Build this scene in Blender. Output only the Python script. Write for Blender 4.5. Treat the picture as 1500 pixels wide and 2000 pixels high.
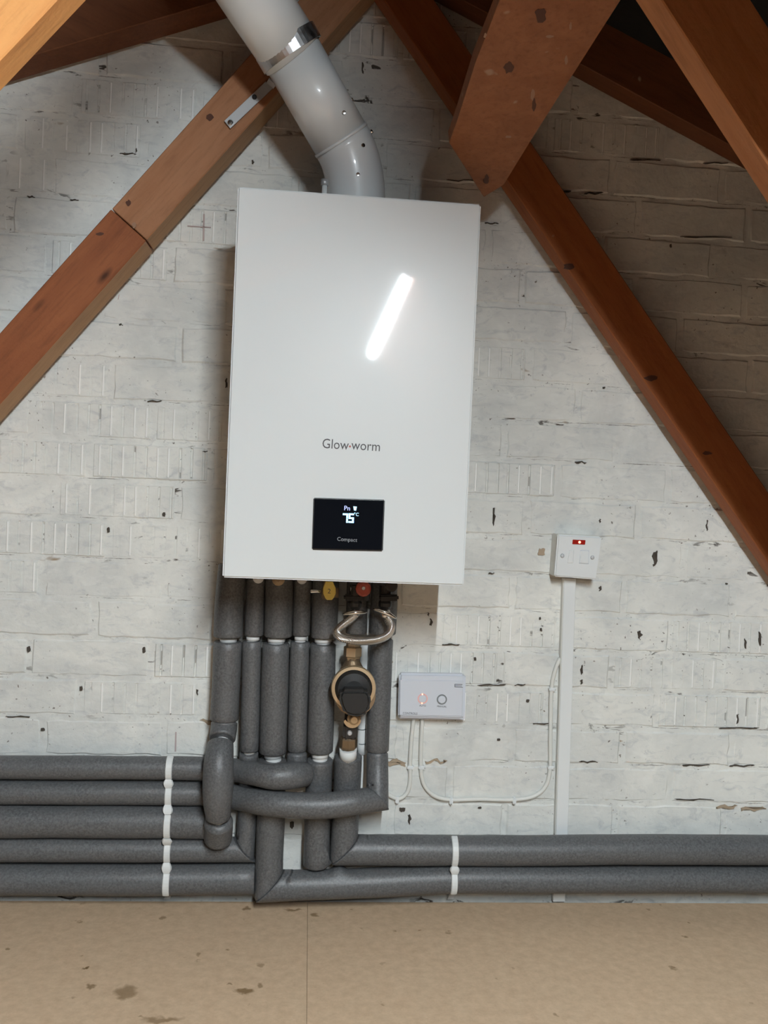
import bpy, bmesh, math, random
from mathutils import Vector, Matrix, noise
random.seed(7)
S = bpy.context.scene
C = S.collection
for o in list(bpy.data.objects): bpy.data.objects.remove(o)

# ------------------------------------------------------------------ camera, world, exposure
F = 1700.0; D = 1.68; Z0 = 0.79
YAW, PIT, ROL = 0.0853167, -0.01933675, 0.04332359
FW = Vector((math.sin(YAW)*math.cos(PIT), math.cos(YAW)*math.cos(PIT), math.sin(PIT)))
R0 = Vector((math.cos(YAW), -math.sin(YAW), 0)); U0 = R0.cross(FW)
RT = R0*math.cos(ROL) + U0*math.sin(ROL); UP = -R0*math.sin(ROL) + U0*math.cos(ROL)
CAM = Vector((0, -D, Z0))
cd = bpy.data.cameras.new('camera'); co = bpy.data.objects.new('camera', cd); C.objects.link(co)
M = Matrix(((RT.x, UP.x, -FW.x, 0), (RT.y, UP.y, -FW.y, -D), (RT.z, UP.z, -FW.z, Z0), (0, 0, 0, 1)))
co.matrix_world = M
cd.sensor_fit = 'HORIZONTAL'; cd.sensor_width = 36; cd.lens = F/1500*36; cd.clip_start = .02
S.camera = co
w = bpy.data.worlds.new('loft_air'); S.world = w; w.use_nodes = True
w.node_tree.nodes['Background'].inputs[0].default_value = (.95, .97, 1, 1)
w.node_tree.nodes['Background'].inputs[1].default_value = .008
S.view_settings.view_transform = 'Standard'; S.view_settings.look = 'None'
S.view_settings.gamma = 1; S.view_settings.use_curve_mapping = False
S.view_settings.exposure = 0.0
LAMP = 760.0

def P(px, py, dep=0.0):
    """the photograph's point (px,py) on the vertical plane `dep` metres in front of the brick wall"""
    d = FW + RT*((px-750)/F) + UP*((1000-py)/F)
    return CAM + d*((D-dep)/d.y)

# ------------------------------------------------------------------ materials
def mat(name, col, rough=.6, metal=0, coat=0, emis=None, es=0, spec=.5):
    m = bpy.data.materials.new(name); m.use_nodes = True
    b = m.node_tree.nodes['Principled BSDF']
    b.inputs['Base Color'].default_value = (*col, 1); b.inputs['Roughness'].default_value = rough
    b.inputs['Metallic'].default_value = metal; b.inputs['Coat Weight'].default_value = coat
    b.inputs['Coat Roughness'].default_value = .06; b.inputs['Specular IOR Level'].default_value = spec
    if emis:
        b.inputs['Emission Color'].default_value = (*emis, 1); b.inputs['Emission Strength'].default_value = es
    return m
class G:
    def __init__(s, m):
        s.nt = m.node_tree; s.n = s.nt.nodes; s.b = s.n['Principled BSDF']
    def node(s, t, **k):
        x = s.n.new(t)
        for a, v in k.items(): setattr(x, a, v)
        return x
    def l(s, a, b): s.nt.links.new(a, b)
    def coord(s, scale=(1, 1, 1), kind='Object'):
        t = s.node('ShaderNodeTexCoord'); m = s.node('ShaderNodeMapping'); m.inputs['Scale'].default_value = scale
        s.l(t.outputs[kind], m.inputs[0]); return m.outputs[0]
    def world(s, scale=(1, 1, 1)):
        t = s.node('ShaderNodeNewGeometry'); m = s.node('ShaderNodeMapping'); m.inputs['Scale'].default_value = scale
        s.l(t.outputs['Position'], m.inputs[0]); return m.outputs[0]
    def noise(s, v, sc, det=4, rough=.55, dist=0):
        x = s.node('ShaderNodeTexNoise'); x.inputs['Scale'].default_value = sc; x.inputs['Detail'].default_value = det
        x.inputs['Roughness'].default_value = rough; x.inputs['Distortion'].default_value = dist
        s.l(v, x.inputs['Vector']); return x.outputs['Fac']
    def ramp(s, f, a, b, ca=(0, 0, 0), cb=(1, 1, 1)):
        x = s.node('ShaderNodeValToRGB'); x.color_ramp.elements[0].position = a; x.color_ramp.elements[1].position = b
        x.color_ramp.elements[0].color = (*ca, 1); x.color_ramp.elements[1].color = (*cb, 1)
        s.l(f, x.inputs[0]); return x.outputs[0]
    def mix(s, f, a, b):
        x = s.node('ShaderNodeMix', data_type='RGBA')
        if hasattr(f, 'links'): s.l(f, x.inputs[0])
        else: x.inputs[0].default_value = f
        for v, i in ((a, 6), (b, 7)):
            if isinstance(v, tuple): x.inputs[i].default_value = (*v, 1)
            else: s.l(v, x.inputs[i])
        return x.outputs[2]
    def bump(s, h, st=.3, d=.002):
        x = s.node('ShaderNodeBump'); x.inputs['Strength'].default_value = st; x.inputs['Distance'].default_value = d
        s.l(h, x.inputs['Height']); s.l(x.outputs[0], s.b.inputs['Normal'])
    def base(s, c): s.l(c, s.b.inputs['Base Color'])
    def math(s, op, a, b):
        x = s.node('ShaderNodeMath', operation=op)
        for i, v in enumerate((a, b)):
            if hasattr(v, 'links'): s.l(v, x.inputs[i])
            else: x.inputs[i].default_value = v
        return x.outputs[0]

def paint_mat(name, gaps):
    m = mat(name, (.7, .7, .66), .62, spec=.35); g = G(m); v = g.world()
    big = g.noise(v, 5, 5, .6, .6)
    c = g.mix(g.ramp(big, .36, .66), (.60, .61, .59), (.80, .795, .745))
    st = g.noise(g.world((4, 4, 9)), 7, 5, .6, .4)          # brush strokes run along the wall
    c = g.mix(g.math('MULTIPLY', g.ramp(st,   .50, .80), .45), c, (.86, .86, .83))
    st2 = g.noise(g.world((4, 4, 8)), 7, 6, .7, 1.0)
    c = g.mix(g.ramp(st2, .52, .78), c, (.50, .515, .52))
    sp = g.noise(v, 120, 3, .6); reg = g.noise(v, 7, 2, .5)
    k = g.math('MULTIPLY', g.ramp(sp, .655, .70), g.ramp(reg, .47, .60))
    c = g.mix(k, c, (.16, .14, .12))
    if gaps:
        cr = g.noise(g.world((22, 22, 60)), 1.0, 5, .6, .8); ms = g.noise(v, 5.5, 3, .6)
        k2 = g.math('MULTIPLY', g.ramp(cr, .58, .635), g.ramp(ms, .50, .60))
        c = g.mix(k2, c, (.075, .062, .05))
        # open crack under each course of bricks, where the paint bridges nothing; its shade is painted dark
        ge = g.node('ShaderNodeNewGeometry'); sx_ = g.node('ShaderNodeSeparateXYZ'); g.l(ge.outputs['Position'], sx_.inputs[0])
        wv_ = g.math('MULTIPLY', g.math('SUBTRACT', g.noise(g.world((1, 1, 1)), 28, 4, .6), .5), .006)
        zz = g.math('ADD', g.math('SUBTRACT', sx_.outputs['Z'], Z0-.4448+.0030-.0375), wv_)
        fr = g.math('ABSOLUTE', g.math('SUBTRACT', g.math('FRACT', g.math('DIVIDE', zz, .075), 0), .5), 0)
        th = g.math('MULTIPLY', g.ramp(g.noise(g.world((7, 1, 3)), 1.3, 5, .75), .52, .74), .024)
        k3 = g.math('LESS_THAN', fr, th)
        c = g.mix(g.math('MULTIPLY', k3, .7), c, (.13, .115, .095))
        br = g.noise(g.world((1, 1, 3)), 9, 3, .5)
        c = g.mix(g.ramp(br, .70, .74), c, (.33, .25, .17))
    g.base(c)
    h = g.math('ADD', g.noise(v, 90, 6, .65), g.math('MULTIPLY', g.noise(v, 22, 3), 1.5))
    g.bump(h, .5, .0016)
    return m
PAINT = paint_mat('painted_brick', False); MORTAR = paint_mat('painted_mortar', True)
GROOVE_D = mat('dirty_shaded_groove', (.34, .325, .30), .8)  # bare, dirty groove bottoms, darkened further to stand in for their weak shade
GROOVE_L = mat('paint_filled_groove', (.88, .875, .85), .55)
DARKGAP = mat('open_joint', (.075, .062, .05), .95)
BAREBRICK = mat('bare_mortar', (.40, .31, .22), .95)
PENCIL = mat('red_pencil', (.50, .40, .385), .9)

def wood(name, c1, c2, ang=0, pale=False):
    m = mat(name, c1, .65, spec=.3); g = G(m)
    t = g.node('ShaderNodeTexCoord'); mp = g.node('ShaderNodeMapping')
    mp.vector_type = 'TEXTURE'; mp.inputs['Rotation'].default_value = (0, ang, 0); g.l(t.outputs['Object'], mp.inputs[0])
    m2 = g.node('ShaderNodeMapping'); m2.inputs['Scale'].default_value = (1.3, 9, 9); g.l(mp.outputs[0], m2.inputs[0]); v = m2.outputs[0]
    n1 = g.noise(v, 3.2, 6, .6, .5); n2 = g.noise(v, 14, 4, .6)
    c = g.mix(g.ramp(n1, .3, .7), c1, c2)
    c = g.mix(g.math('MULTIPLY', g.ramp(n2, .5, .75), .45), c, tuple(x*.55 for x in c1))
    m3 = g.node('ShaderNodeMapping'); m3.inputs['Scale'].default_value = (2.6, 5, 7); g.l(mp.outputs[0], m3.inputs[0])
    vo = g.node('ShaderNodeTexVoronoi'); vo.inputs['Scale'].default_value = 1.7; g.l(m3.outputs[0], vo.inputs['Vector'])
    c = g.mix(g.ramp(vo.outputs['Distance'], .02, .10, (1, 1, 1), (0, 0, 0)), c, tuple(x*.28 for x in c1))
    sc = g.noise(g.coord(), 26, 2, .5, .3)
    c = g.mix(g.math('MULTIPLY', g.ramp(sc, .73, .78), .5), c, (.5, .36, .26))
    g.base(c); g.bump(g.math('ADD', n2, g.noise(g.coord(), 150, 4)), .35, .0015)
    return m
aR, aL = math.atan2(-.787, .617), math.atan2(.776, .631)
WOOD_R = wood('stained_pine_right', (.29, .085, .026), (.37, .125, .04), -aR)
WOOD_L = wood('stained_pine_left', (.23, .072, .027), (.31, .105, .04), -aL)
WOOD_LP = wood('paler_pine_left', (.33, .145, .068), (.42, .205, .105), -aL)
WOOD_N = wood('fresh_pine', (.56, .24, .075), (.66, .32, .11), -aL)
WOOD_E = wood('sawn_pine_edge', (.38, .21, .10), (.46, .27, .14), -aL)
WOOD_B = wood('brace_pine', (.25, .095, .04), (.33, .135, .06), 1.05)
WOOD_D = wood('dark_rafter', (.13, .045, .018), (.18, .065, .026), .4)
KNOT = mat('wood_knot', (.085, .028, .012), .7)
SCUFF = mat('scuffed_wood', (.33, .19, .12), .8)
FELT = mat('roof_felt', (.007, .0065, .0065), .95); g = G(FELT); g.bump(g.noise(g.coord(), 60, 4), .5, .003)

def foam():
    m = mat('grey_pipe_foam', (.07, .072, .075), .42, spec=.5); g = G(m); v = g.world()
    n = g.noise(v, 260, 3, .7); n2 = g.noise(v, 14, 3)
    c = g.mix(g.ramp(n, .35, .7), (.068, .070, .073), (.15, .152, .155))
    c = g.mix(g.math('MULTIPLY', g.ramp(n2, .4, .7), .35), c, (.12, .122, .125))
    g.base(c); g.bump(g.noise(v, 300, 3, .7), .35, .0012); return m
FOAM = foam()
WHITE = mat('boiler_enamel', (.70, .725, .725), .38, coat=1.0)
g = G(WHITE); g.b.inputs['Coat Roughness'].default_value = .035
g.bump(g.noise(g.coord(), 3.0, 2, .5), .10, .004)
FLUE = mat('flue_white', (.72, .75, .76), .32, coat=.3)
PLAST = mat('white_plastic', (.74, .76, .76), .4)
PLASTW = mat('warm_white_pvc', (.70, .70, .66), .45)
GREYPL = mat('pale_grey_plastic', (.62, .65, .71), .42)
CLIPW = mat('clip_plastic', (.70, .71, .70), .5)
CHROME = mat('chrome', (.75, .74, .72), .18, 1)
BRAID = mat('braided_steel', (.70, .68, .65), .26, 1)
g = G(BRAID); wv = g.node('ShaderNodeTexWave'); wv.inputs['Scale'].default_value = 260; wv.bands_direction = 'DIAGONAL'
g.l(g.coord(), wv.inputs[0]); g.bump(wv.outputs['Fac'], .6, .001)
GALV = mat('galvanised_steel', (.62, .63, .64), .38, 1)
g = G(GALV); g.l(g.ramp(g.noise(g.coord(), 90, 3), .3, .7, (.28,)*3, (.5,)*3), g.b.inputs['Roughness'])
ZINC = mat('zinc_strap', (.55, .56, .57), .5, .6)
BRASS = mat('brass', (.62, .48, .31), .42, .9)
BRASSD = mat('old_brass', (.30, .22, .14), .45, .85)
BLACKP = mat('black_plastic', (.009, .009, .009), .5)
DARKM = mat('dark_fitting', (.03, .028, .026), .4, .3)
GLASSB = mat('black_display_glass', (.006, .007, .010), .06, coat=1)
REDK = mat('red_knob', (.36, .065, .04), .45)
YELT = mat('yellow_tag', (.72, .55, .13), .45)
INK = mat('grey_print', (.08, .08, .085), .6)
INKL = mat('pale_print', (.30, .31, .33), .6)
LCD = mat('lcd_digits', (.3, .6, .9), .5, emis=(.42, .75, 1), es=1.6)
LCDV = mat('lcd_icons', (.4, .45, .9), .5, emis=(.45, .52, 1), es=1.1)
REDDOT = mat('red_print', (.45, .12, .10), .6)
REDLENS = mat('red_neon_lens', (.22, .01, .008), .2, emis=(1, .05, .02), es=.10)
NEON = mat('neon_glow', (1, .3, .2), .4, emis=(1, .35, .22), es=3.0)
RINGLIT = mat('lit_ring', (.70, .42, .40), .4, emis=(1, .4, .35), es=.12)
RINGG = mat('grey_ring', (.20, .22, .23), .35)
TUBE = mat('lamp_tube', (1, 1, 1), .5, emis=(.86, .955, 1), es=LAMP)

# chipboard with stains
CHIP = mat('chipboard', (.45, .33, .22), .6, spec=.35); g = G(CHIP); v = g.world()
c = g.mix(g.ramp(g.noise(v, 55, 6, .7), .3, .7), (.50, .35, .225), (.65, .475, .32))
c = g.mix(g.math('MULTIPLY', g.ramp(g.noise(g.world((5, 30, 1)), 6, 4, .6), .6, .8), .3), c, (.56, .46, .34))
c = g.mix(g.ramp(g.noise(v, 30, 3, .5), .70, .75), c, (.30, .20, .11))
# floor point under a pixel
def PF(px, py):
    d = FW + RT*((px-750)/F) + UP*((1000-py)/F)
    return CAM + d*(-Z0/d.z)
stains = [(245, 1938, 26, 15, .8), (478, 1935, 22, 7, 1), (510, 1923, 8, 6, .8), (315, 1992, 46, 8, .8), (177, 1928, 11, 5, .9), (166, 1893, 5, 3, 1.2),
          (387, 1862, 6, 4, .7), (512, 1885, 10, 4, .6), (614, 1787, 10, 4, .9), (480, 1774, 8, 4, .9), (320, 1792, 7, 3, .8), (877, 1823, 7, 3, .6), (575, 1777, 24, 2, .9),
          (820, 1816, 3, 2, 1), (685, 1777, 5, 2, .8), (446, 1924, 7, 3, .8), (145, 1950, 6, 4, .5), (1265, 1776, 5, 2, .6), (745, 1880, 6, 4, .4)]
nz = g.node('ShaderNodeTexNoise'); nz.inputs['Scale'].default_value = 60; nz.inputs['Detail'].default_value = 4
g.l(v, nz.inputs['Vector'])
wob = g.node('ShaderNodeVectorMath', operation='MULTIPLY_ADD'); g.l(nz.outputs['Color'], wob.inputs[0])
wob.inputs[1].default_value = (.022, .03, 0); g.l(v, wob.inputs[2])
for (px, py, rx, ry, a) in stains:
    c0 = PF(px, py); ex = abs(PF(px+rx, py).x-c0.x); ey = abs(PF(px, py+ry).y-PF(px, py-ry).y)/2
    sb = g.node('ShaderNodeVectorMath', operation='SUBTRACT'); g.l(wob.outputs[0], sb.inputs[0]); sb.inputs[1].default_value = (c0.x+.011, c0.y+.015, 0)
    ml = g.node('ShaderNodeVectorMath', operation='MULTIPLY'); g.l(sb.outputs[0], ml.inputs[0]); ml.inputs[1].default_value = (1/ex, 1/ey, 0)
    ln = g.node('ShaderNodeVectorMath', operation='LENGTH'); g.l(ml.outputs[0], ln.inputs[0])
    c = g.mix(g.ramp(ln.outputs['Value'], .55, 1.15, (a*.8,)*3, (0, 0, 0)), c, (.16, .09, .03))
g.base(c); g.bump(g.noise(v, 220, 5, .7), .25, .001)

# ------------------------------------------------------------------ helpers
def tag(o, label=None, cat=None, group=None, kind=None):
    if label: o['label'] = label
    if cat: o['category'] = cat
    if group: o['group'] = group
    if kind: o['kind'] = kind
    return o
def thing(name, loc, label, cat, group=None):
    o = bpy.data.objects.new(name, None); C.objects.link(o); o.location = loc; o.empty_display_size = .05
    return tag(o, label, cat, group)
def root(o):
    while o.parent: o = o.parent
    return o
def obj(name, bm, m, parent=None, smooth=False, origin=None, label=None):
    """bm holds world coordinates; the object is placed relative to its thing's origin"""
    off = root(parent).location if parent else (Vector(origin) if origin is not None else Vector())
    bm.transform(Matrix.Translation(-Vector(off)))
    bmesh.ops.recalc_face_normals(bm, faces=bm.faces)
    me = bpy.data.meshes.new(name); bm.to_mesh(me); bm.free()
    if smooth: me.shade_smooth()
    if m: me.materials.append(m)
    o = bpy.data.objects.new(name, me); C.objects.link(o)
    if parent: o.parent = parent
    else: o.location = off
    if label: o['label'] = label
    return o
def sawn_edge(o, nrm, m):
    o.data.materials.append(m); n_ = Vector(nrm).normalized()
    for p in o.data.polygons:
        if p.normal.dot(n_) > .9: p.material_index = 1
    return o
def spots(parent, fn, lst):
    for px, py, rx, ry, m, nm in lst:
        bm = bmesh.new(); n = 12; rnd = random.Random(px)
        c_ = [fn(px+rx*math.cos(2*math.pi*i/n)*rnd.uniform(.7, 1.2), py+ry*math.sin(2*math.pi*i/n)*rnd.uniform(.7, 1.2)) for i in range(n)]
        a = [bm.verts.new(q) for q in c_]; b = [bm.verts.new(q+Vector((0, .004, 0))) for q in c_]
        bm.faces.new(a)
        for i in range(n): bm.faces.new((a[i], b[i], b[(i+1) % n], a[(i+1) % n]))
        obj(nm, bm, m, parent)
def bev(bm, w, seg=2):
    if w > 0: bmesh.ops.bevel(bm, geom=list(bm.edges), offset=w, segments=seg, affect='EDGES', clamp_overlap=True)
def box(x0, x1, y0, y1, z0, z1, b=0, seg=2, bm=None):
    bm = bm or bmesh.new()
    r = bmesh.ops.create_cube(bm, size=1)
    for v in r['verts']:
        v.co = Vector(((x0+x1)/2+v.co.x*(x1-x0), (y0+y1)/2+v.co.y*(y1-y0), (z0+z1)/2+v.co.z*(z1-z0)))
    if b: bev(bm, b, seg)
    return bm
def quadbox(cs, d0, d1, b=0, seg=2, bm=None):
    """cs: 4+ photo corners of the front outline at depth d1; extruded straight back to depth d0"""
    bm = bm or bmesh.new()
    f = [bm.verts.new(P(x, y, d1)) for x, y in cs]
    bk = [bm.verts.new(Vector((v.co.x, -d0, v.co.z))) for v in f]
    n = len(cs); bm.faces.new(f); bm.faces.new(bk[::-1])
    for i in range(n): bm.faces.new((f[i], bk[i], bk[(i+1) % n], f[(i+1) % n]))
    if b: bev(bm, b, seg)
    return bm
def prism(pts, off, b=0):
    bm = bmesh.new(); a = [bm.verts.new(p) for p in pts]; c = [bm.verts.new(Vector(p)+off) for p in pts]; n = len(pts)
    bm.faces.new(a); bm.faces.new(c[::-1])
    for i in range(n): bm.faces.new((a[i], c[i], c[(i+1) % n], a[(i+1) % n]))
    if b: bev(bm, b, 1)
    return bm
def catmull(pts, n=6):
    if len(pts) < 3: return [Vector(pts[0]).lerp(Vector(pts[-1]), i/8) for i in range(9)]
    p = [pts[0]*2-pts[1]]+list(pts)+[pts[-1]*2-pts[-2]]; out = []
    for i in range(1, len(p)-2):
        for k in range(n):
            t = k/n; a, b, c_, d = p[i-1], p[i], p[i+1], p[i+2]
            out.append(.5*((2*b)+(c_-a)*t+(2*a-5*b+4*c_-d)*t*t+(3*b-a-3*c_+d)*t**3))
    out.append(p[-2]); return out
def tube(pts, r, seg=24, n0=None, n1=None, caps=True, rnd=0, bm=None, wob=0, raw=False):
    """swept tube through world points; n0/n1 = normals of mitre-cut ends"""
    bm = bm or bmesh.new()
    pts = [Vector(p) for p in pts]
    if not raw: pts = catmull(pts)
    rr0 = (r(0) if callable(r) else r)*1.1; rr1 = (r(1) if callable(r) else r)*1.1
    if n0: pts = [pts[0]]+[p for p in pts[1:] if (p-pts[0]).length > rr0]
    if n1: pts = [p for p in pts[:-1] if (p-pts[-1]).length > rr1]+[pts[-1]]
    m0 = m1 = 0
    if n0:
        d_ = (pts[1]-pts[0]).normalized(); pts = [pts[0]]+[pts[0]+d_*rr0*q for q in (.12, .3, .55)]+pts[1:]; m0 = 3
    if n1:
        d_ = (pts[-2]-pts[-1]).normalized(); pts = pts[:-1]+[pts[-1]+d_*rr1*q for q in (.55, .3, .12)]+[pts[-1]]; m1 = 3
    N = len(pts); T = []
    for i in range(N):
        T.append((pts[min(i+1, N-1)]-pts[max(i-1, 0)]).normalized())
    u = T[0].orthogonal().normalized(); rings = []
    for i, p in enumerate(pts):
        u = (u-T[i]*u.dot(T[i])).normalized(); v = T[i].cross(u)
        rr = r(i/(N-1)) if callable(r) else r
        if wob: rr *= 1+wob*noise.noise(p*14)
        nn = n0 if i <= m0 and n0 else (n1 if i >= N-1-m1 and n1 else None)
        ring = []
        for k in range(seg):
            a = 2*math.pi*k/seg; o_ = (u*math.cos(a)+v*math.sin(a))*rr
            if nn: o_ = o_-T[i]*(o_.dot(nn)/T[i].dot(nn))
            ring.append(bm.verts.new(p+o_))
        rings.append(ring)
    def extra(ring, c, t, s):
        q = []
        for vv in ring:
            d = vv.co-c; q.append(bm.verts.new(c+d*s+t))
        return q
    if rnd and not n1: rings.append(extra(rings[-1], pts[-1], T[-1]*rnd, 1-rnd/(r(1) if callable(r) else r)))
    if rnd and not n0: rings.insert(0, extra(rings[0], pts[0], -T[0]*rnd, 1-rnd/(r(0) if callable(r) else r)))
    for a, b in zip(rings, rings[1:]):
        for k in range(seg):
            f = bm.faces.new((a[k], a[(k+1) % seg], b[(k+1) % seg], b[k])); f.smooth = True
    if caps: bm.faces.new(rings[0][::-1]); bm.faces.new(rings[-1])
    return bm
def cyl(a, b, r, seg=20, r2=None, bm=None, bv=0):
    a, b = Vector(a), Vector(b); r2 = r if r2 is None else r2
    return tube([a, b], lambda t: r+(r2-r)*t, seg, raw=True, bm=bm, rnd=bv)
def lathe(a, axis, prof, seg=28, bm=None):
    """prof: (distance along axis, radius)"""
    bm = bm or bmesh.new(); a = Vector(a); ax = Vector(axis).normalized(); u = ax.orthogonal().normalized(); v = ax.cross(u)
    if abs(ax.y) > .9: u = Vector((1, 0, 0)); v = ax.cross(u)
    rings = [[bm.verts.new(a+ax*d+(u*math.cos(2*math.pi*k/seg)+v*math.sin(2*math.pi*k/seg))*max(r, 1e-5)) for k in range(seg)] for d, r in prof]
    for p, q in zip(rings, rings[1:]):
        for k in range(seg): bm.faces.new((p[k], p[(k+1) % seg], q[(k+1) % seg], q[k]))
    bm.faces.new(rings[0][::-1]); bm.faces.new(rings[-1]); return bm
YN = Vector((0, -1, 0))
def screw(px, py, dep, r, m, parent, name='screw', slot=True, axis=YN, base=None, label=None):
    c_ = base if base is not None else P(px, py, dep)
    o = obj(name, lathe(c_-axis*.004, axis, [(0, r), (.0045, r), (.006, r*.75), (.0062, r*.3)], 14), m, parent, label=label)
    return o
def text(name, s, px, py, dep, h, m, parent, tilt=0.0, sx=1.0, align='CENTER'):
    cu = bpy.data.curves.new(name, 'FONT'); cu.body = s; cu.size = h; cu.extrude = .0002; cu.align_x = align; cu.align_y = 'CENTER'; cu.resolution_u = 3
    t = bpy.data.objects.new(name, cu); C.objects.link(t); bpy.context.view_layer.update()
    me = bpy.data.meshes.new_from_object(t.evaluated_get(bpy.context.evaluated_depsgraph_get()))
    bpy.data.objects.remove(t)
    c_ = P(px, py, dep)-root(parent).location
    me.transform(Matrix.Translation(c_) @ Matrix.Rotation(tilt, 4, 'Y') @ Matrix.Rotation(math.pi/2, 4, 'X') @ Matrix.Diagonal((sx, 1, 1, 1)))
    me.materials.clear(); me.materials.append(m)
    o = bpy.data.objects.new(name, me); C.objects.link(o); o.parent = parent; return o

# ------------------------------------------------------------------ brick wall
ZL = Z0-.4448                                   # height of course line 0
RIDGE_X, RIDGE_Z, SL = .056, Z0+.985, .42       # lower edge of the rafters
def roofz(x, up=.11): return RIDGE_Z+up-SL*abs(x-RIDGE_X)
def joints_row(k):
    """nominal joints in the wall, courses counted from the one under the left pipes' top line"""
    ph = {0: 156, 1: 56, 2: 183, 3: 82, 4: 211, 5: 110, 6: 174, 7: 60, 8: 215, 9: 110, 10: 195, 11: 95, 12: 20, 13: 100, 14: 40, 15: 150, -1: 83, -2: 190, -3: 70, -4: 160, -5: 60}
    return P(ph.get(k, (k*97) % 225), 1404-77*k-38).x
bm = bmesh.new()
X0, X1, ZT = -1.35, 1.75, Z0+1.12
NX, NZ = 620, 380
vs = []
for j in range(NZ+1):
    for i in range(NX+1):
        x = X0+(X1-X0)*i/NX; z = -.05+(ZT+.05)*j/NZ
        z = min(z, roofz(x))
        n = noise.fractal(Vector((x*26, 3, z*38)), 1, 2, 4)
        n2 = noise.noise(Vector((x*5, 9, z*7)))
        y = .0014+.0019*n+.0016*n2
        vs.append(bm.verts.new((x, max(y, -.0012), z)))
for j in range(NZ):
    for i in range(NX):
        a = j*(NX+1)+i
        f = bm.faces.new((vs[a], vs[a+1], vs[a+NX+2], vs[a+NX+1])); f.smooth = True
bmesh.ops.dissolve_degenerate(bm, dist=1e-6, edges=bm.edges)
wall = obj('wall_back', bm, MORTAR); tag(wall, 'whitewashed brick gable wall behind the boiler', kind='structure')
def brick_mesh(L, H, keyed, seed):
    rnd = random.Random(seed); bm = bmesh.new(); e = .0035
    if not keyed:
        n = 9; m_ = 3; out = []
        for i in range(n): out.append((-L/2+L*i/n, -H/2))
        for i in range(m_): out.append((L/2, -H/2+H*i/m_))
        for i in range(n): out.append((L/2-L*i/n, H/2))
        for i in range(m_): out.append((-L/2, H/2-H*i/m_))
        out = [(x+rnd.uniform(-.0018, .0018), z+rnd.uniform(-.0018, .0018)) for x, z in out]
        back = [bm.verts.new((x, .02, z)) for x, z in out]; mid = [bm.verts.new((x, e*.8, z)) for x, z in out]
        fr = [bm.verts.new((x*(1-2*e/L), rnd.uniform(-.0005, .0004), z*(1-2*e/H))) for x, z in out]
        N = len(out)
        for a, b in ((back, mid), (mid, fr)):
            for i in range(N): bm.faces.new((a[i], a[(i+1) % N], b[(i+1) % N], b[i]))
        bm.faces.new(fr)
    else:
        xs = [(-L/2, .004), (-L/2+e, 0)]; ng = 10
        for k in range(ng):
            c_ = -L/2+L*(k+.6)/ng+rnd.uniform(-.001, .001); dpt = rnd.choice((.0007, .0020, .0030))
            xs += [(c_-.0026, 0), (c_-.0012, dpt), (c_+.0012, dpt), (c_+.0026, 0)]
        xs += [(L/2-e, 0), (L/2, .004)]
        zs = [-H/2, -H/2+e, -H/2+.006, H/2-.006, H/2-e, H/2]
        g_ = []
        for j, z in enumerate(zs):
            row = []
            for x, d in xs:
                y = (d if d > .0009 or d == .0 else -d) if 2 <= j <= 3 else (0 if d < .0035 else d)
                if j in (0, 5): y = .004
                row.append(bm.verts.new((x+rnd.uniform(-.0002, .0002), y, z+(rnd.uniform(-.0013, .0013) if j in (0, 5) else 0))))
            g_.append(row)
        for j in range(5):
            for i in range(len(xs)-1):
                f = bm.faces.new((g_[j][i], g_[j][i+1], g_[j+1][i+1], g_[j+1][i]))
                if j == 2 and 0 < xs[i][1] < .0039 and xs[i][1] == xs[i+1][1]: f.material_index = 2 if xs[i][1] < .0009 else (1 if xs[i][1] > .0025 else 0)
    bmesh.ops.recalc_face_normals(bm, faces=bm.faces)
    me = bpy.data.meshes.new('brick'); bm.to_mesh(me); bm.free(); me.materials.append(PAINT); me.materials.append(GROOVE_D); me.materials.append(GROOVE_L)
    if me.polygons[-1].normal.y > 0: me.flip_normals()
    return me
smooth_m = [brick_mesh(.215, .0665, False, i) for i in range(6)]
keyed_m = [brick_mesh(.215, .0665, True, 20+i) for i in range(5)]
KEY = {0: [(156, 600), (860, 1050), (1290, 1400)], 1: [(280, 520), (765, 1070), (1120, 1430)], 2: [(840, 1100), (1300, 1500)], 3: [(-200, 170)], 4: [(-200, 440)], 4.5: [],
       5: [(200, 440), (1170, 1290)], 6: [(-200, 440), (900, 1010)], 7: [(180, 440)], 8: [(-50, 330)], 9: [(-300, -200), (900, 1085)], 10: [], 11: [(190, 420), (925, 1060)], 12: [(-100, 40), (290, 440)],
       13: [(-100, 210), (330, 450)], 14: [(140, 330), (470, 600)], 15: [(30, 330), (1040, 1330), (450, 600)], 16: [(-100, 40)], 17: [(500, 1100)], 18: [(600, 800)]}
KEY[4] = [(-200, 440)]; KEY[5] = [(210, 440), (1170, 1290)]
cnt = 0
for k in range(-5, 20):
    zc = ZL+.075*k+.0375+.0005
    ph = joints_row(k); i0 = int((ph+1.05)/.225)+1
    x = ph-i0*.225
    while x < 1.45:
        xc = x+.1125; x += .225
        if zc+.04 > roofz(xc, .10) or zc < .03: continue
        if xc < -1.05: continue
        # photo x of the brick's centre, to choose combed or plain faces
        v = Vector((xc, 0, zc))-CAM; px = 750+F*v.dot(RT)/v.dot(FW)
        kd = any(a < px < b for a, b in KEY.get(k, []))
        ms = keyed_m if kd else smooth_m
        o = bpy.data.objects.new('brick', random.choice(ms)); C.objects.link(o); o.parent = wall
        o.location = (xc+random.uniform(-.0015, .0015), random.uniform(-.0012, .0008), zc+random.uniform(-.001, .001))
        o.rotation_euler = (random.uniform(-.006, .006), random.uniform(-.006, .006), random.uniform(-.004, .004))
        o.scale = (1, 1, random.uniform(.98, 1.03)); cnt += 1
print('bricks', cnt)
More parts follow.
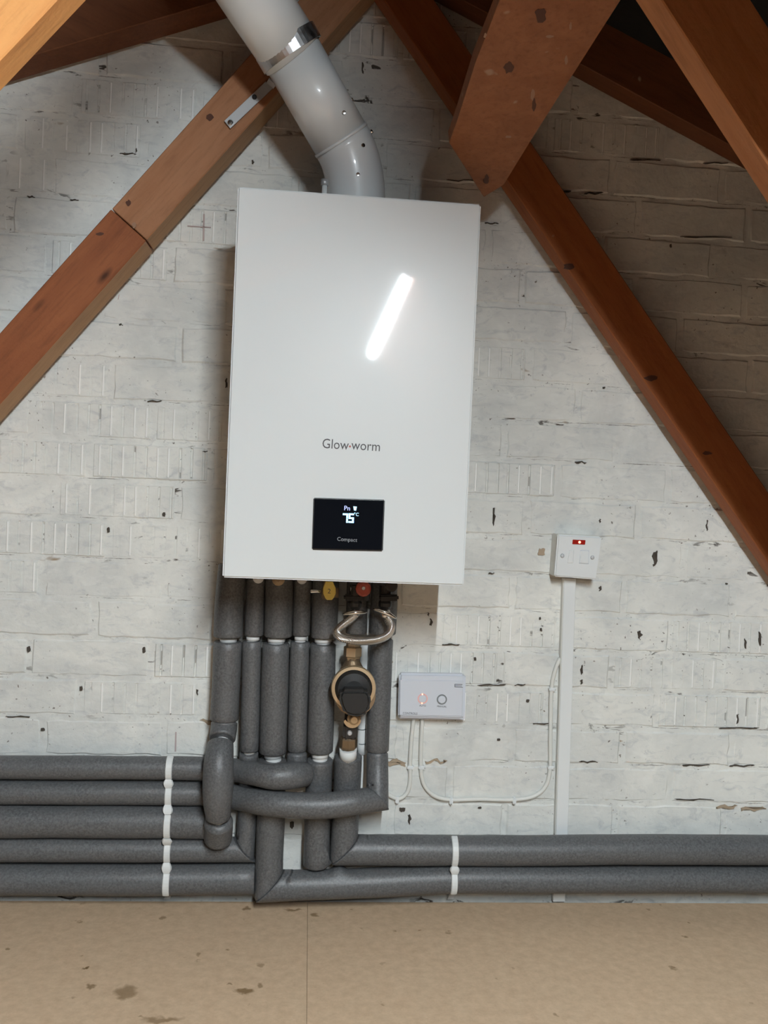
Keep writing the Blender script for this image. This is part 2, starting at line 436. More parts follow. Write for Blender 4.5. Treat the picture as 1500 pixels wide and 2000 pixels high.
# open joints, bare patches and pencil marks the photograph shows
def blotch(px, py, w, h, m, name, seed, tilt=0):
    rnd = random.Random(seed); bm = bmesh.new(); n = 18; a, b = [], []
    for i in range(n):
        t = 2*math.pi*i/n; r_ = rnd.uniform(.72, 1.12)
        cx, cz = math.cos(t), math.sin(t); s_ = 1/max(abs(cx), abs(cz))**.75
        dx, dy = w/2*cx*r_*s_, h/2*cz*r_*s_
        if max(w, h) > 2.2*min(w, h):        # long cracks: broken, wandering and tapered
            q_ = (cx if w > h else cz); tp = .35+.65*(1-abs(q_)**3)
            wand = math.sin(q_*5+seed)*.45
            if w > h: dy = h*(.5*math.copysign(1, cz)*tp*rnd.uniform(.25, 1.1)+wand)
            else: dx = w*(.5*math.copysign(1, cx)*tp*rnd.uniform(.3, 1.2)+wand*.7)
        q = P(px+dx+tilt*dy, py+dy, .0023)
        a.append(bm.verts.new(q)); b.append(bm.verts.new(q+Vector((0, .006, 0))))
    bmesh.ops.triangulate(bm, faces=[bm.faces.new(a)])
    for i in range(n): bm.faces.new((a[i], b[i], b[(i+1) % n], a[(i+1) % n]))
    return obj(name, bm, m, wall)
for i, (px, py, w_, h_) in enumerate([(1280, 1091, 9, 34), (965, 1008, 5, 44), (842, 1215, 5, 18), (837, 1200, 3, 8), (1135, 903, 26, 5), (1136, 1308, 4, 22), (1136, 1332, 5, 12), (1441, 1405, 6, 26),
        (1250, 1240, 8, 22), (1456, 1257, 4, 24), (1484, 1248, 5, 32), (1381, 1026, 4, 28), (1055, 1208, 4, 7), (1057, 1230, 5, 8), (928, 1287, 6, 8), (1031, 1369, 7, 7), (974, 1445, 8, 5),
        (211, 1035, 6, 12), (281, 1270, 8, 14), (55, 1268, 8, 14), (158, 1345, 6, 10), (83, 1425, 10, 7), (320, 1005, 7, 10), (236, 634, 9, 4), (104, 686, 12, 8), (442, 748, 5, 26), (786, 1582, 14, 9),
        (800, 1600, 6, 22), (937, 1578, 8, 5), (1420, 1140, 4, 3), (1172, 1017, 4, 9), (1172, 1150, 5, 12), (266, 293, 3, 10), (494, 316, 4, 9), (180, 1575, 4, 4), (708, 132, 4, 26), (1310, 480, 5, 8), (1180, 757, 5, 4), (960, 1120, 14, 3), (400, 882, 12, 2),
        (570, 1612, 9, 16), (385, 1352, 4, 14), (35, 1400, 55, 3), (1445, 1422, 90, 3), (1360, 1495, 60, 3), (1450, 1496, 55, 3), (1150, 1488, 40, 4), (1360, 1562, 90, 3), (1260, 312, 70, 2), (1400, 318, 60, 2), (1090, 374, 60, 3), (1160, 377, 40, 3), (960, 436, 30, 3), (900, 352, 70, 3), (1380, 463, 110, 2), (880, 1259, 40, 3), (960, 1338, 60, 3), (1016, 1338, 24, 3), (1060, 1414, 50, 2), (250, 300, 36, 3), (60, 384, 18, 4), (145, 390, 20, 3), (300, 783, 34, 3), (430, 1408, 42, 3)]):
    blotch(px, py, w_*.85, h_*.85, DARKGAP, 'open_joint', i)
for i, (px, py, w_, h_) in enumerate([(1058, 1078, 14, 14), (420, 1410, 54, 9), (772, 1489, 42, 11), (852, 1487, 40, 8), (1420, 1576, 44, 6), (1470, 1581, 50, 7), (785, 1365, 7, 22)]):
    blotch(px, py, w_, h_, BAREBRICK, 'bare_patch', 90+i)
for cs in ([(342, 1430), (345, 1430), (344, 1468), (341, 1468)], [(366, 440), (412, 443), (412, 445), (366, 442)], [(397, 418), (400, 418), (399, 470), (396, 470)], [(232, 575), (233, 575), (231, 585), (230, 585)]):
    obj('pencil_mark', quadbox(cs, .001, .0026), PENCIL, wall)

# ------------------------------------------------------------------ floor, roof
fl = obj('floor', box(-1.6, 2.0, -4.2, .05, -.08, -.022), WOOD_D); tag(fl, 'floor of the loft under the chipboard', kind='structure')
sx = PF(600, 1850).x
for i, (a, b) in enumerate([(-1.6, sx-.0002), (sx+.0002, sx+1.22), (sx+1.2216, 2.0)]):
    obj('chipboard_panel', box(a, b, -1.55, -.012, -.022, 0, .0004, 1), CHIP, fl)
for sgn, nm in ((-1, 'ceiling_left'), (1, 'ceiling_right')):
    e = 1.7
    p0 = Vector((RIDGE_X, -4.2, RIDGE_Z+.115)); p1 = Vector((RIDGE_X+sgn*e, -4.2, RIDGE_Z+.115-SL*e))
    bm = prism([p0, p1, p1+Vector((0, 0, .02)), p0+Vector((0, 0, .02))], Vector((0, 4.3, 0)))
    o = obj('ceiling', bm, FELT); tag(o, 'black roofing felt on the %s slope' % ('left' if sgn < 0 else 'right'), kind='structure')

# ------------------------------------------------------------------ roof trusses
def stick(p0, p1, w_, off, y0, y1, b=.0015):
    """timber whose given edge runs p0->p1 (x,z); width w_ towards off"""
    a, c_ = Vector((p0[0], 0, p0[1])), Vector((p1[0], 0, p1[1])); n = Vector((off[0], 0, off[1])).normalized()*w_
    q = [v_+Vector((0, y0, 0)) for v_ in (a, c_, c_+n, a+n)]
    return prism(q, Vector((0, y1-y0, 0)), b)
def along(p, q, t): return (p[0]+(q[0]-p[0])*t, p[1]+(q[1]-p[1])*t)
def line_z(p, q, z): return along(p, q, (z-p[1])/(q[1]-p[1]))
def rel(px, py, dep): v_ = P(px, py, dep); return (v_.x, v_.z)
# -- truss against the wall
tr = thing('roof_truss', (RIDGE_X, -.05, 0), 'dark red-brown timber roof truss fixed flat against the white brick wall', 'roof truss')
a, b = rel(985, 375, .03), rel(1344, 900, .03)
obj('web', stick(line_z(a, b, 1.80), line_z(a, b, .0), .078, (.787, .617), -.074, -.03), WOOD_R, tr)
a, b = rel(480, 116, .09), rel(136, 500, .09)
sp = rel(222, 408, .09)
up_ = obj('web', stick(line_z(a, b, 1.80), line_z(a, b, sp[1]), .08, (.776, -.631), -.09, -.022), WOOD_LP, tr, label='paler upper length of the left web'); sawn_edge(up_, (.776, 0, -.631), WOOD_E)
lo = stick(line_z(a, b, sp[1]-.0015), line_z(a, b, .0), .081, (.776, -.631), -.0925, -.022)
sawn_edge(obj('web', lo, WOOD_L, tr, label='redder lower length of the left web, butted to the paler one'), (.776, 0, -.631), WOOD_E)
spots(tr, lambda x, y: P(x, y, .0906), [(409, 229, 8, 7, KNOT, 'knot'), (251, 396, 5, 6, KNOT, 'knot')])
spots(tr, lambda x, y: P(x, y, .0930), [(195, 457, 8, 3, KNOT, 'knot'), (262, 440, 4, 6, SCUFF, 'scuff')])
spots(tr, lambda x, y: P(x, y, .0746), [(1112, 520, 11, 6, KNOT, 'knot'), (1272, 738, 14, 6, KNOT, 'knot'), (1382, 885, 9, 4, KNOT, 'knot')])
a, b = rel(360, 12, .09), rel(92, 90, .09)
sl_ = (b[1]-a[1])/(b[0]-a[0])
zl = lambda x: a[1]+sl_*(x-a[0])
obj('rafter', stick((RIDGE_X, zl(RIDGE_X)), (-1.35, zl(-1.35)), .1, (-sl_, 1), -.075, -.012), WOOD_D, tr)
a2, b2 = rel(1141, 119, .075), rel(1393, 256, .075)
sr = (b2[1]-a2[1])/(b2[0]-a2[0]); zr = lambda x: a2[1]+sr*(x-a2[0])
obj('rafter', stick((RIDGE_X, zr(RIDGE_X)), (1.6, zr(1.6)), .1, (-sr, 1), -.06, -.012), WOOD_D, tr)
# small paint spots and the packing slip showing above the left rafter's lower edge
# -- near truss and those carrying the lamp
nl = (rel(170, 0, .695), rel(0, 180, .695)); nr = (rel(1240, 0, .695), rel(1500, 400, .695))
def truss(y, label, m1, m2):
    t = thing('roof_truss', (RIDGE_X, y, 0), label, 'roof truss')
    obj('web', stick(line_z(*nr, 1.78), line_z(*nr, 0), .087, (.787, .617), y-.02, y+.02), m1, t)
    if y > -1: obj('web', stick(line_z(*nl, 1.78), line_z(*nl, 0), .09, (-.776, .631), y-.02, y+.02), m2, t, label='bright orange left web')
    obj('rafter', stick((RIDGE_X, RIDGE_Z), (-1.5, RIDGE_Z-SL*(1.5+RIDGE_X)), .1, (-SL, 1), y-.02, y+.02), WOOD_D, t)
    obj('rafter', stick((RIDGE_X, RIDGE_Z), (1.65, RIDGE_Z-SL*(1.65-RIDGE_X)), .1, (SL, 1), y-.02, y+.02), WOOD_D, t)
    return t
WOOD_NR = wood('near_pine_right', (.40, .155, .055), (.50, .22, .09), -aR)
truss(-.715, 'near timber roof truss framing both upper corners, orange at left and brown at right', WOOD_NR, WOOD_N)
truss(-1.315, 'timber roof truss just behind the viewer beside the lamp', WOOD_NR, WOOD_L)
truss(-1.915, 'second timber roof truss behind the viewer, under the lamp', WOOD_NR, WOOD_L)
truss(-2.515, 'third timber roof truss behind the viewer, at the lamp far end', WOOD_NR, WOOD_L)
# -- diagonal brace
pa, pb, pc = P(985, -60, .625), P(1250, -60, .625), P(945, 386, .13)
nn = (pb-pa).cross(pc-pa).normalized()
if nn.y > 0: nn = -nn
def onplane(px, py):
    d = FW + RT*((px-750)/F) + UP*((1000-py)/F); return CAM+d*((pa-CAM).dot(nn)/d.dot(nn))
pts = [onplane(*q) for q in ((1000, -60), (928, 124), (892, 239), (877, 280), (945, 386), (984, 362), (1035, 277), (1252, -60))]
br = thing('timber_brace', onplane(945, 386), 'broad knotty timber brace nailed across the top of the right web above the boiler', 'brace')
obj('board', prism(pts, -nn*.022, .0015), WOOD_B, br)
spots(br, lambda x, y: onplane(x, y)+nn*.0005, [(1056, 28, 11, 14, KNOT, 'knot'), (994, 130, 9, 12, KNOT, 'knot'), (1043, 204, 4, 12, KNOT, 'knot'), (950, 350, 5, 10, KNOT, 'knot'),
    (1041, 184, 4, 10, SCUFF, 'scuff'), (1106, 115, 3, 9, SCUFF, 'scuff'), (1115, 50, 2, 7, SCUFF, 'scuff'), (1074, 70, 7, 2, SCUFF, 'scuff'), (993, 266, 7, 2, SCUFF, 'scuff'), (948, 67, 3, 4, SCUFF, 'scuff')])

# ------------------------------------------------------------------ ceiling lamp (out of frame, mirrored in the boiler)
lz = Z0+.660; lx = .262
lamp = thing('tube_light', (lx, -2.2, lz), 'long white tube light hung along the roof, mirrored in the boiler front', 'lamp')
ln_, lt_ = Vector((.787, 0, .617)), Vector((.617, 0, -.787)); L0 = Vector((lx, 0, lz))
def lbox(a0, a1, b0, b1, y0, y1, bv=.002, k=0):
    q = [L0+ln_*(a-k*max(b, 0))+lt_*b+Vector((0, y0, 0)) for a, b in ((a0, b0), (a1, b0), (a1, b1), (a0, b1))]
    return prism(q, Vector((0, y1-y0, 0)), bv)
obj('tube', cyl((lx, -1.455, lz), (lx, -2.955, lz), .0112), TUBE, lamp)
obj('housing', lbox(-.005, .0112, -.062, -.015, -3.0, -1.40), PLAST, lamp)
for y0 in (-1.453, -2.982): obj('end_cap', lbox(-.014, .0112, -.02, .014, y0, y0+.025), PLAST, lamp)
obj('light_block_board', lbox(.0118, .0152, -.13, .45, -3.1, -1.30, .0005), WOOD_D, lamp)  # unseen board added to keep the lamp's light off the right wall
obj('light_block_board', lbox(.0118, .0152, -.13, .25, -1.298, -.95, .0005), WOOD_D, lamp)  # shorter front length of the added, unseen light-blocking board

# ------------------------------------------------------------------ boiler
BX0, BX1, BZ0, BZ1 = -.1350, .2575, Z0-.1432, Z0+.4803
bo = thing('boiler', ((BX0+BX1)/2, 0, BZ0), 'white wall-hung gas boiler with a black display hanging on the brick wall', 'boiler')
obj('back_casing', box(BX0+.004, BX1-.004, -.205, -.003, BZ0+.004, BZ1-.004, .004), PLAST, bo)
bm = bmesh.new(); bmesh.ops.create_cube(bm, size=1)
for v in bm.verts: v.co = Vector(((BX0+BX1)/2+v.co.x*(BX1-BX0), -.2375+v.co.y*.065, (BZ0+BZ1)/2+v.co.z*(BZ1-BZ0)))
bev(bm, .0028, 3); fc = obj('front_cover', bm, WHITE, bo)
# control panel
cp = obj('control_panel', quadbox([(612, 972), (752, 976), (748, 1077), (609, 1074)], .268, .273, .0015), CHROME, bo, label='thin chrome surround of the display')
gl = obj('display_glass', quadbox([(614, 974), (750, 978), (746, 1075), (611, 1072)], .270, .2742, .0006, 1), GLASSB, cp)
tl = .02
def seg7(px, py, h, w_, segs, m, skew=0):
    """seven-segment digit as raised strokes, px,py = centre in the photo"""
    c_ = P(px, py, .2745); t = h*.19; g_ = t*.12; bm = bmesh.new()
    B = {'a': (-w_/2, w_/2, h/2-t, h/2), 'd': (-w_/2, w_/2, -h/2, -h/2+t), 'g': (-w_/2, w_/2, -t/2, t/2), 'f': (-w_/2, -w_/2+t, g_, h/2-g_), 'b': (w_/2-t, w_/2, g_, h/2-g_),
         'e': (-w_/2, -w_/2+t, -h/2+g_, -g_), 'c': (w_/2-t, w_/2, -h/2+g_, -g_)}
    for s_ in segs:
        x0, x1, z0, z1 = B[s_]; box(c_.x+x0, c_.x+x1, c_.y-.0002, c_.y+.0002, c_.z+z0, c_.z+z1, bm=bm)
    return bm
obj('lcd_digit', seg7(674.5, 1012, .0155, .0088, 'abc', LCD), LCD, cp)
obj('lcd_digit', seg7(686, 1012, .0155, .0088, 'afgcd', LCD), LCD, cp)
text('lcd_unit', '°C', 696, 1005, .2746, .0075, LCD, cp, tl)
text('lcd_icons', 'Pn', 678, 993, .2746, .0105, LCDV, cp, tl)
obj('lcd_icon', quadbox([(690, 989), (697, 989.5), (695.5, 997.5), (691.5, 997)], .2743, .2747), LCD, cp)
text('model_print', 'Compact', 678, 1054, .2746, .0088, INKL, cp, tl)
text('lettering', 'Glow', 655, 868.5, .2704, .0222, INK, bo, tl, .88)
text('lettering', 'worm', 715, 871.5, .2704, .0222, INK, bo, tl, .88)
obj('lettering', lathe(P(683.5, 872, .27), YN, [(0, .0017), (.0004, .0017)], 12), REDDOT, bo)

# ------------------------------------------------------------------ flue
fe = P(697, 328, .135); f1 = P(584, 130, .195); f2 = P(500, 0, .245); f3 = f2+(f2-f1).normalized()*.22
du = (f1-fe).normalized()
base = Vector((fe.x+.0015, fe.y, BZ1-.003))
flue = thing('flue_pipe', base, 'white round flue pipe rising from the boiler and bending left to the roof', 'flue')
pts = [base, base+Vector((0, 0, .028))]
for i in range(1, 9):
    t = i/8; q0 = base+Vector((0, 0, .028)); q1 = fe+Vector((0, 0, .004)); q2 = fe+du*.052
    pts.append(q0*(1-t)**2+q1*2*t*(1-t)+q2*t*t)
obj('elbow', tube(pts, .0515, 40, raw=True, n1=None), FLUE, flue)
obj('seam_collar', tube([q2-du*.002, q2+du*.0035], .0525, 40, raw=True), FLUE, flue)
obj('lower_pipe', tube([q2, f1+du*.02], .0505, 40, raw=True, caps=True), FLUE, flue)
d2 = (f2-f1).normalized(); bnd = P(568, 113, .205)
obj('upper_pipe', tube([f1+du*.02, f2, f3], .0535, 40, raw=True), FLUE, flue)
obj('base_collar', lathe(base+Vector((0, 0, -.001)), (0, 0, 1), [(0, .064), (.006, .064), (.008, .055)], 36), FLUE, flue)
def on_tube(px, py, c0, c1, r):
    """first hit of a pixel ray on the cylinder about c0-c1"""
    d = (FW + RT*((px-750)/F) + UP*((1000-py)/F)).normalized(); ax = (c1-c0).normalized(); o_ = CAM-c0
    dp = d-ax*d.dot(ax); op = o_-ax*o_.dot(ax); A = dp.dot(dp); B = dp.dot(op); Cc = op.dot(op)-r*r; dis = B*B-A*Cc
    if dis < 0: dis = 0
    h = CAM+d*((-B-math.sqrt(dis))/A); nrm = (h-c0-ax*(h-c0).dot(ax)).normalized(); return h, nrm
for px, py in ((671, 220), (709, 284)):
    h, nr_ = on_tube(px, py, fe, f1, .0505); screw(0, 0, 0, .0042, CHROME, flue, axis=nr_, base=h)
h, nr_ = on_tube(699, 341, base, base+Vector((0, 0, .1)), .0515); screw(0, 0, 0, .0042, CHROME, flue, axis=nr_, base=h)
for px, py in ((688, 195), (726, 257)):
    h, nr_ = on_tube(px, py, fe, f1, .0505); screw(0, 0, 0, .0038, CHROME, flue, axis=nr_, base=h)
tp = thing('test_point_cap', P(634, 385, .185), 'small silver and white capped screw standing beside the flue on the boiler top', 'cap')
obj('stem', cyl(Vector((P(634, 372, .185).x, -.185, BZ1-.003)), P(634, 362, .185), .0045), PLAST, tp)
obj('head', cyl(P(634, 363, .185), P(634, 351, .185), .0062), ZINC, tp)
# bracket band + strap
bk = thing('flue_bracket', f1, 'shiny metal band clamping the flue pipe to the sloping timber', 'bracket')
bc = f1+du*.032
bm = bmesh.new(); u = du.orthogonal().normalized(); v_ = du.cross(u); N = 48; R_ = [[], [], [], []]
for k in range(N):
    a = 2*math.pi*k/N; e_ = u*math.cos(a)+v_*math.sin(a)
    for ri, (d_, r_) in enumerate(((-.0125, .0535), (-.0125, .0562), (.0125, .0562), (.0125, .0535))): R_[ri].append(bm.verts.new(bc+du*d_+e_*r_))
for ri in range(4):
    for k in range(N): bm.faces.new((R_[ri][k], R_[ri][(k+1) % N], R_[(ri+1) % 4][(k+1) % N], R_[(ri+1) % 4][k]))
obj('band', bm, GALV, bk)
bx, _n = on_tube(522, 158, fe, f1, .056)
s0 = [P(450, 252, .0935), P(438, 237, .0935), P(519, 160, .0935), P(534, 172, .0935)]
obj('strap', prism(s0, Vector((0, -.0022, 0)), .0004), ZINC, bk)
sd = prism([P(535, 172, .0935), P(521, 160, .0935), P(526, 152, .160), P(540, 164, .160)], Vector((-.001, 0, -.002)), 0)
obj('strap', sd, ZINC, bk)
st = screw(450, 239, .098, .005, CHROME, bk); screw(497, 189, .098, .0042, BLACKP, bk)

# ------------------------------------------------------------------ lagged pipes
def unit(v_): return v_.normalized()
def run(t, pts, r, n0=None, n1=None, rnd=.0022, name='foam_sleeve', label=None):
    q = [P(*p_) for p_ in pts]
    return obj(name, tube(q, r, 28, n0=n0, n1=n1, rnd=rnd, wob=.035), FOAM, t, label=label)
def core(t, pts, r=.0135, m=CLIPW, name='inner_pipe'):
    return obj(name, tube([P(*p_) for p_ in pts], r, 16), m, t)
def clip(t, px, py, dep, w_, h_=9):
    """white plastic pipe clip collar seen in the gap between two sleeves"""
    obj('pipe_clip', cyl(P(px, py-h_/2, dep), P(px, py+h_/2, dep), w_, 20), CLIPW, t)
    b_ = P(px, py, dep); obj('clip_foot', box(b_.x-.008, b_.x+.008, -dep, .004, b_.z-.006, b_.z+.006, .001, 1), CLIPW, t)
def px2m(px, dep): return px/F*(D-dep)
DV = .048
# V1 -> over the front -> H3
t = thing('lagged_pipe', P(424, 1640, .05), 'leftmost thick foam-lagged pipe dropping from the boiler, swelling over the horizontal pipes', 'pipe', 'foam-lagged heating pipes')
run(t, [(455, 1105, DV), (448, 1180, DV), (446, 1241, DV)], .0272)
run(t, [(445, 1255, DV), (442, 1330, DV), (438, 1404, DV)], .0265)
run(t, [(438, 1412, DV), (437, 1424, .052), (434, 1442, .066)], .0245)
run(t, [(431, 1453, .074), (427, 1490, .098), (426, 1530, .105), (425, 1565, .103), (426, 1594, .094)], lambda s: .0225+.0055*math.sin(math.pi*min(1, s*1.0+.05)))
run(t, [(427, 1606, .088), (427, 1620, .078), (426, 1637, .066)], .0258, rnd=.008)
core(t, [(447, 1235, DV), (440, 1400, DV), (436, 1440, .06), (427, 1490, .098), (426, 1590, .095), (427, 1620, .075)], .013)
clip(t, 446, 1249, DV, .016)
clip(t, 438, 1409, DV, .018, 7)
run(t, [(-120, 1604, .042), (150, 1604, .042), (330, 1605, .042), (416, 1606, .044)], .0296)
# V2 -> behind -> H4
t = thing('lagged_pipe', P(480, 1650, .04), 'slim foam-lagged pipe second from left under the boiler', 'pipe', 'foam-lagged heating pipes')
run(t, [(502, 1108, DV), (498, 1180, DV), (496, 1239, DV)], .0178)
run(t, [(492, 1254, DV), (490, 1350, DV), (487, 1464, DV)], .0178)
k = unit(unit(P(478, 1658, .038)-P(484, 1560, .038))+Vector((-1, 0, 0)))
run(t, [(486, 1471, DV), (485, 1500, .04), (483, 1590, .036), (479, 1659, .038)], .0178, n1=k)
run(t, [(-120, 1658, .038), (150, 1658.5, .038), (330, 1659, .038), (479, 1659, .038)], .0232, n1=Vector((.707, 0, .707)))
core(t, [(497, 1235, DV), (492, 1255, DV), (486, 1475, DV)], .0105)
clip(t, 494, 1246, DV, .0125, 8)
clip(t, 487, 1468, DV, .011, 6)
# V3 -> elbow -> right lower
t = thing('lagged_pipe', P(515, 1745, .04), 'foam-lagged pipe third from left, turning right just above the floor', 'pipe', 'foam-lagged heating pipes')
run(t, [(546, 1108, DV), (545, 1180, DV), (543, 1241, DV)], .0262)
run(t, [(539, 1258, DV), (536, 1360, DV), (533, 1468, DV)], .0258)
da = unit(P(524, 1731, .046)-P(530, 1600, .046)); db = unit(P(600, 1728, .046)-P(524, 1731, .046))
run(t, [(533, 1486, DV), (531, 1520, .046), (529, 1600, .044), (524, 1731, .046)], .0262, n1=unit(da+db))
run(t, [(524, 1731, .046), (600, 1728, .046), (700, 1725, .044), (880, 1717, .042), (1100, 1717, .042), (1350, 1717, .042), (1640, 1719, .042)], lambda s: .0285-.003*s if s < .5 else .0262, n0=unit(da+db))
core(t, [(543, 1238, DV), (539, 1260, DV), (534, 1480, DV), (533, 1490, DV)], .015)
clip(t, 540, 1249, DV, .0165, 9)
clip(t, 533, 1474, DV, .0165, 10)
# V4 -> bend -> H1
t = thing('lagged_pipe', P(583, 1500, .05), 'slim foam-lagged pipe fourth from left, bending into the topmost horizontal pipe', 'pipe', 'foam-lagged heating pipes')
run(t, [(592, 1108, DV), (590, 1180, DV), (588, 1239, DV)], .0165)
run(t, [(586, 1255, DV), (583, 1350, DV), (580, 1464, DV)], .0182)
run(t, [(580, 1472, DV), (580, 1492, .05), (582, 1508, .054)], .0190, rnd=.004)
run(t, [(596, 1512, .066), (575, 1514, .082), (535, 1517, .09), (500, 1511, .075), (465, 1505, .046), (430, 1502, .040), (330, 1500, .040), (150, 1499, .040), (-120, 1498, .040)],
    lambda s: .0215+.003*math.exp(-((s-.14)/.12)**2), rnd=.005)
core(t, [(588, 1236, DV), (586, 1256, DV), (580, 1475, DV)], .0105)
clip(t, 587, 1246, DV, .0115, 8)
clip(t, 580, 1468, DV, .0105, 6)
# V5
t = thing('lagged_pipe', P(617, 1690, .04), 'foam-lagged pipe fifth from left, cut off square above the floor-level pipe', 'pipe', 'foam-lagged heating pipes')
run(t, [(637, 1108, DV), (635, 1180, DV), (633, 1243, DV)], .0250)
run(t, [(631, 1259, DV), (628, 1360, DV), (625, 1466, DV)], .0245)
run(t, [(625, 1485, DV), (623, 1520, .044), (620, 1600, .040), (618, 1688, .038)], .0248)
core(t, [(633, 1238, DV), (631, 1260, DV), (625, 1470, DV), (625, 1490, DV)], .0145)
clip(t, 631, 1250, DV, .0160, 9)
clip(t, 625, 1474, DV, .0160, 9)
# V6 under the brass valve -> elbow -> right upper
t = thing('lagged_pipe', P(672, 1670, .04), 'foam-lagged pipe below the brass valve, turning right into the upper right run', 'pipe', 'foam-lagged heating pipes')
run(t, [(700, 1108, .042), (697, 1180, .042), (696, 1235, .042)], .020, name='foam_sleeve')
da = unit(P(671, 1660, .042)-P(676, 1560, .042)); db = Vector((1, 0, 0))
run(t, [(680, 1478, .05), (679, 1510, .047), (676, 1580, .042), (671, 1660, .042)], .0258, n1=unit(da+db))
run(t, [(671, 1660, .042), (740, 1660, .042), (880, 1661, .042), (1050, 1661, .042), (1250, 1659, .042), (1640, 1661, .042)], .0283, n0=unit(da+db))
# V7 -> elbow -> H2
t = thing('lagged_pipe', P(738, 1560, .05), 'rightmost foam-lagged vertical pipe, turning left across the front of the others', 'pipe', 'foam-lagged heating pipes')
run(t, [(751, 1108, .045), (750, 1180, .045), (747, 1236, .045)], .0252)
run(t, [(745, 1250, DV), (741, 1350, DV), (737, 1464, DV)], .0222)
da = unit(P(737, 1560, .075)-P(738, 1480, .05)); db = unit(P(690, 1565, .088)-P(737, 1560, .075))
run(t, [(737, 1472, .05), (737, 1500, .056), (737, 1530, .066), (737, 1560, .075)], .0205, n1=unit(da+db))
run(t, [(737, 1560, .075), (690, 1567, .092), (640, 1573, .098), (580, 1573, .098), (520, 1568, .088), (465, 1558, .052), (430, 1551, .040), (330, 1549, .040), (150, 1548, .040), (-120, 1547, .040)],
    lambda s: .0228 if s < .5 else .0220, n0=unit(da+db))
core(t, [(747, 1232, .047), (745, 1255, DV), (737, 1480, DV)], .013)
clip(t, 737, 1468, DV, .0125, 6)
# H5, lowest left run
t = thing('lagged_pipe', P(300, 1745, .04), 'lowest thick horizontal foam-lagged pipe at left, just above the floor', 'pipe', 'foam-lagged heating pipes')
run(t, [(-120, 1716, .036), (150, 1717, .036), (330, 1717, .036), (496, 1715, .036)], .0290)

def round_corner(px, py, dep, r, sx_, sz_):
    c_ = P(px, py, dep); nmov = 0
    for o in bpy.data.objects:
        if o.type == 'MESH' and o.name.startswith('foam_sleeve'):
            off = root(o).location
            for v in o.data.vertices:
                q = v.co+off-c_
                if q.x*sx_ > 0 and q.z*sz_ > 0 and abs(q.y) < r*1.3:
                    l_ = math.hypot(q.x, q.z); lim = r*1.08
                    if lim < l_ < r*1.6: k_ = lim/l_; v.co = Vector((q.x*k_, q.y, q.z*k_))+c_-off; nmov += 1
round_corner(524, 1731, .046, .0285, -1, -1)
round_corner(671, 1660, .042, .0275, -1, -1)

# ------------------------------------------------------------------ white clip straps over the horizontal runs
def strap(xs, pipes, tail, label):
    """pipes: (photo y of centre, depth, radius); xs(y) = photo x"""
    t = thing('pipe_strap', P(xs(tail[1]), tail[1], .02), label, 'pipe clip')
    c_ = [(P(xs(y), y, d), r) for y, d, r in pipes]
    def piece(path, wd, th, bm_name):
        bm = bmesh.new(); rows = []
        for i, p_ in enumerate(path):
            p0 = path[max(i-1, 0)]; p1 = path[min(i+1, len(path)-1)]; tg = (p1-p0).normalized(); n_ = Vector((0, tg.z, -tg.y))
            if n_.y > 0: n_ = -n_
            ww = wd*(1 if bm_name == 'strap_band' else (.80+.35*math.sin(math.pi*i/(len(path)-1))))
            rows.append([bm.verts.new(p_+Vector((s_*ww/2, 0, 0))+n_*h) for s_, h in ((-1, 0), (-.8, th), (.8, th), (1, 0))])
        for a_, b_ in zip(rows, rows[1:]):
            for k_ in range(3): bm.faces.new((a_[k_], a_[k_+1], b_[k_+1], b_[k_]))
            bm.faces.new((a_[3], a_[0], b_[0], b_[3]))
        bm.faces.new(rows[0]); bm.faces.new(rows[-1][::-1])
        obj(bm_name, bm, CLIPW, t)
    for i, (p_, r) in enumerate(c_):
        a0 = 42 if i else 78; path = []
        for k_ in range(9):
            a_ = math.radians(a0-(a0+40)*k_/8); path.append(p_+Vector((0, -math.cos(a_), math.sin(a_)))*(r+.0012))
        piece(path, .0125, .002, 'strap_band')
        if i+1 < len(c_):
            q, r2 = c_[i+1]
            A = p_+Vector((0, -math.cos(math.radians(-44)), math.sin(math.radians(-44))))*(r+.002)
            B = q+Vector((0, -math.cos(math.radians(46)), math.sin(math.radians(46))))*(r2+.002)
            piece([A.lerp(B, k_/6)+Vector((0, -.002*math.sin(math.pi*k_/6), 0)) for k_ in range(7)], .0165, .004, 'strap_bead')
    obj('strap_tail', quadbox([(xs(tail[0])-3, tail[0]), (xs(tail[0])+9, tail[0]), (xs(tail[1])+4, tail[1]), (xs(tail[1])-9, tail[1])], .002, .006, .0008, 1), CLIPW, t)
strap(lambda y: 333-(y-1478)*.02, [(1500, .040, .0217), (1549, .040, .0222), (1605, .042, .0298), (1659, .038, .0234), (1717, .036, .0292)], (1742, 1758), 'white plastic clip strip over the five horizontal pipes at left')
strap(lambda y: 886-(y-1630)*.03, [(1661, .042, .0285), (1717, .042, .0268)], (1742, 1758), 'white plastic clip strip over the two horizontal pipes at right')

